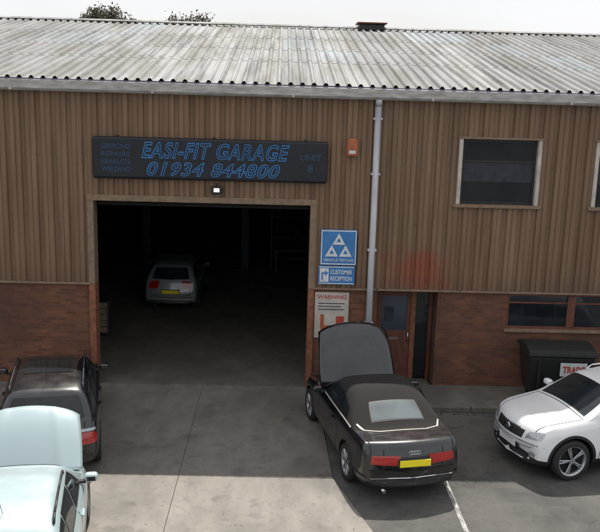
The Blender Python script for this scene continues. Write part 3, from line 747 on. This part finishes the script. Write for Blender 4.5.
suv=dict(L=4.33,W=1.80,Rw=.37,axles=(1.30,-1.33),paint=M['p_white'],gc=.2,cladded=True,lip=.05,cf=.3,
 zb=[(2.165,.52),(2.13,.72),(2.05,.88),(1.85,.96),(1.4,1.02),(1.0,1.07),(0,1.07),(-1.4,1.12),(-2.0,1.12),(-2.08,.95),(-2.14,.65),(-2.165,.55)],
 zr=[(1.12,1.06),(.35,1.48),(-.2,1.55),(-1.3,1.53),(-1.75,1.45),(-2.02,1.14)],tumble=.36,
 side=[((.70,1.11),(-.18,1.12),(-.20,1.40),(.22,1.41)),((-.26,1.12),(-1.02,1.15),(-1.0,1.39),(-.27,1.40)),((-1.10,1.16),(-1.55,1.22),(-1.42,1.35),(-1.08,1.38))],
 ws=[(-.66,.99),(.66,.99),(.56,.40),(-.56,.40)],
 rs=('rear',[(-.58,1.17),(.58,1.17),(.5,1.40),(-.5,1.40)],M['glass']),
 tails=[(-.25,.0,.85,.85,1.03,1.03,M['red'])],
 heads=[('front',[(.46,.71),(.76,.75),(.76,.89),(.50,.83)],M['clear']),('front',[(.54,.40),(.68,.40),(.68,.49),(.54,.49)],M['clear'])],
 seams=[[(.78,.36),(.74,.65),(.68,1.06)],[(-.22,.36),(-.22,1.08)],[(-1.1,.6),(-1.0,.85),(-1.06,1.1)],[(-.9,.36),(.78,.36)]],
 lines=[('top',(-.72,1.05),(.72,1.05)),('top',(-.72,1.05),(-.60,1.95)),('top',(.72,1.05),(.60,1.95)),('front',(-.8,.64),(.8,.64))],
 handles=[(-.10,.95),(-.88,.98)],mirror=(.66,1.13),rplate=.7,fplate=.52,rails=(-1.5,.1,.62,1.52),
 extra=[('front',[(-.40,.69),(.40,.69),(.42,.83),(-.42,.83)],M['black'],'grille'),('front',[(-.5,.33),(.5,.33),(.6,.44),(-.6,.44)],M['black'],'lower_grille')],
 strips=[('front',(-.14,.76),(.14,.76),M['chrome'],.02),('front',(-.40,.84),(.40,.84),M['chrome'],.008)],spokes=5)
car4,bvh4,proj4=make_car('white_suv_car',suv,(6.42,-3.38,0),R(105.5),1.03)
hit=bvh4.ray_cast(Vector((0,5,.77)),Vector((0,-1,0)))
cyl('badge',(0,hit[0].y-.01,.77),(0,hit[0].y+.02,.77),.06,M['chrome'],car4,24)

# ------------------------------------------------------------ workshop fittings
LF=empty('vehicle_lift')
for x in (-5.0,-1.3):
    box('column',x-.14,x+.14,12.6,12.9,.012,3.0,M['steel'],LF,.01); box('base',x-.3,x+.3,12.5,13.0,.013,.05,M['steel'],LF)
WB=empty('workbench'); box('top',-.2,1.6,12,12.8,.86,.92,M['steel'],WB); 
for x in (-.1,1.5): box('leg',x-.04,x+.04,12.1,12.7,.012,.86,M['black'],WB)
TC=empty('tool_cabinet'); box('carcass',-5.15,-4.62,3.6,4.1,.08,1.0,M['engine'],TC,.02)
for i in range(5): box('drawer',-5.11,-4.66,3.585,3.6,.14+.17*i,.29+.17*i,M['trim'],TC,.005)
SH=empty('tyre_rack')
for x in (-.3,1.7):
    for y in (13,13.6): box('post',x-.03,x+.03,y-.03,y+.03,.012,2.6,M['steel'],SH)
for z in (.4,1.2,2.0):
    box('shelf',-.3,1.7,13,13.6,z,z+.04,M['steel'],SH)
    for i in range(5): make_wheel('spare_tyre',.3,1,SH,(-.05+i*.38,13.3,z+.34),M['well'],3,.09)

# ------------------------------------------------------------ trees
def tree(loc,h,cr,seed):
    rnd=random.Random(seed); E=empty('broadleaf_tree',loc)
    cyl('trunk',(0,0,0),(.1,0,h*.6),.22,M['bark'],E,10,.1)
    tips=[]
    for i in range(22):
        a=rnd.uniform(0,6.28); z0=h*rnd.uniform(.3,.6); z1=h*rnd.uniform(.6,.97); k=math.sqrt(max(.12,1-((z1-h*.7)/(h*.31))**2)); d=cr*rnd.uniform(.3,1.0)*k
        p=(d*math.cos(a),d*math.sin(a),z1); cyl('limb',(0.05,0,z0),p,.06,M['bark'],E,6,.015); tips.append(p)
    v=[];f=[];mi=[]
    for p in tips+[(rnd.uniform(-1,1)*cr*.45,rnd.uniform(-1,1)*cr*.45,h*rnd.uniform(.75,.97)) for _ in range(18)]:
        cs=rnd.uniform(.35,.75)
        for _ in range(170):
            q=Vector((rnd.gauss(0,1),rnd.gauss(0,1),rnd.gauss(0,.7)))*cs*.55+Vector(p)
            a=Vector((rnd.uniform(-1,1),rnd.uniform(-1,1),rnd.uniform(-1,1))).normalized(); b=a.orthogonal().normalized(); s=rnd.uniform(.06,.13)
            k=len(v); v+= [q-a*s,q+b*s*.6,q+a*s,q-b*s*.6]; f.append((k,k+1,k+2,k+3)); mi.append(0 if rnd.random()<.55 else 1)
    addmesh('foliage',v,f,[M['leaf1'],M['leaf2']],E,False,mi)
tree((-12.7,41.6,0),12.1,1.9,1); tree((-11.4,42.6,0),11.5,1.4,5); tree((-6.3,41.6,0),11.7,1.9,2); tree((-7.6,42.6,0),11.6,1.5,7)

# ------------------------------------------------------------ light
W_=bpy.data.worlds.new('World'); S.world=W_; W_.use_nodes=True; nt=W_.node_tree
bg=nt.nodes['Background']; sky=nt.nodes.new('ShaderNodeTexSky'); sky.sky_type='NISHITA'; sky.sun_disc=False
EL,AZ=R(57),R(10)
sky.sun_elevation=EL; sky.sun_rotation=AZ; sky.dust_density=3; sky.air_density=1.0
tc=nt.nodes.new('ShaderNodeTexCoord'); nz=nt.nodes.new('ShaderNodeTexNoise'); nz.inputs['Scale'].default_value=2.2; nz.inputs['Detail'].default_value=6
mp=nt.nodes.new('ShaderNodeMapping'); mp.inputs['Scale'].default_value=(1,1,3); nt.links.new(tc.outputs['Generated'],mp.inputs[0]); nt.links.new(mp.outputs[0],nz.inputs['Vector'])
rr=nt.nodes.new('ShaderNodeValToRGB'); rr.color_ramp.elements[0].position=.3; rr.color_ramp.elements[0].color=(.6,.6,.6,1); rr.color_ramp.elements[1].position=.6; rr.color_ramp.elements[1].color=(.95,.95,.95,1)
nt.links.new(nz.outputs['Fac'],rr.inputs[0])
mx=nt.nodes.new('ShaderNodeMix'); mx.data_type='RGBA'; nt.links.new(rr.outputs[0],mx.inputs[0]); nt.links.new(sky.outputs[0],mx.inputs[6]); mx.inputs[7].default_value=(8.4,8.4,8.6,1)
nt.links.new(mx.outputs[2],bg.inputs['Color']); bg.inputs['Strength'].default_value=.118
sun=bpy.data.lights.new('sun','SUN'); sun.energy=5.0; sun.angle=R(.6); sun.color=(1,.95,.87)
so=bpy.data.objects.new('sun',sun); COL.objects.link(so)
sd=Vector((math.sin(AZ)*math.cos(EL),math.cos(AZ)*math.cos(EL),math.sin(EL)))
so.rotation_euler=sd.to_track_quat('Z','Y').to_euler()
# ------------------------------------------------------------ camera
cam=bpy.data.cameras.new('cam'); co=bpy.data.objects.new('camera',cam); COL.objects.link(co); S.camera=co
cam.lens=830/600*36; cam.sensor_width=36; cam.clip_end=2000
th,p=R(1.5),R(12.0); rho=.028
F=Vector((math.sin(th)*math.cos(p),math.cos(th)*math.cos(p),-math.sin(p))); r=Vector((math.cos(th),-math.sin(th),0)); u=r.cross(F)
ri=(r+u*rho).normalized(); ui=(u-r*rho).normalized()
m=Matrix((ri,ui,-F)).transposed().to_4x4(); m.translation=Vector((0,-18.4,6.8)); co.matrix_world=m
S.view_settings.view_transform='Standard'; S.view_settings.look='None'; S.view_settings.exposure=0
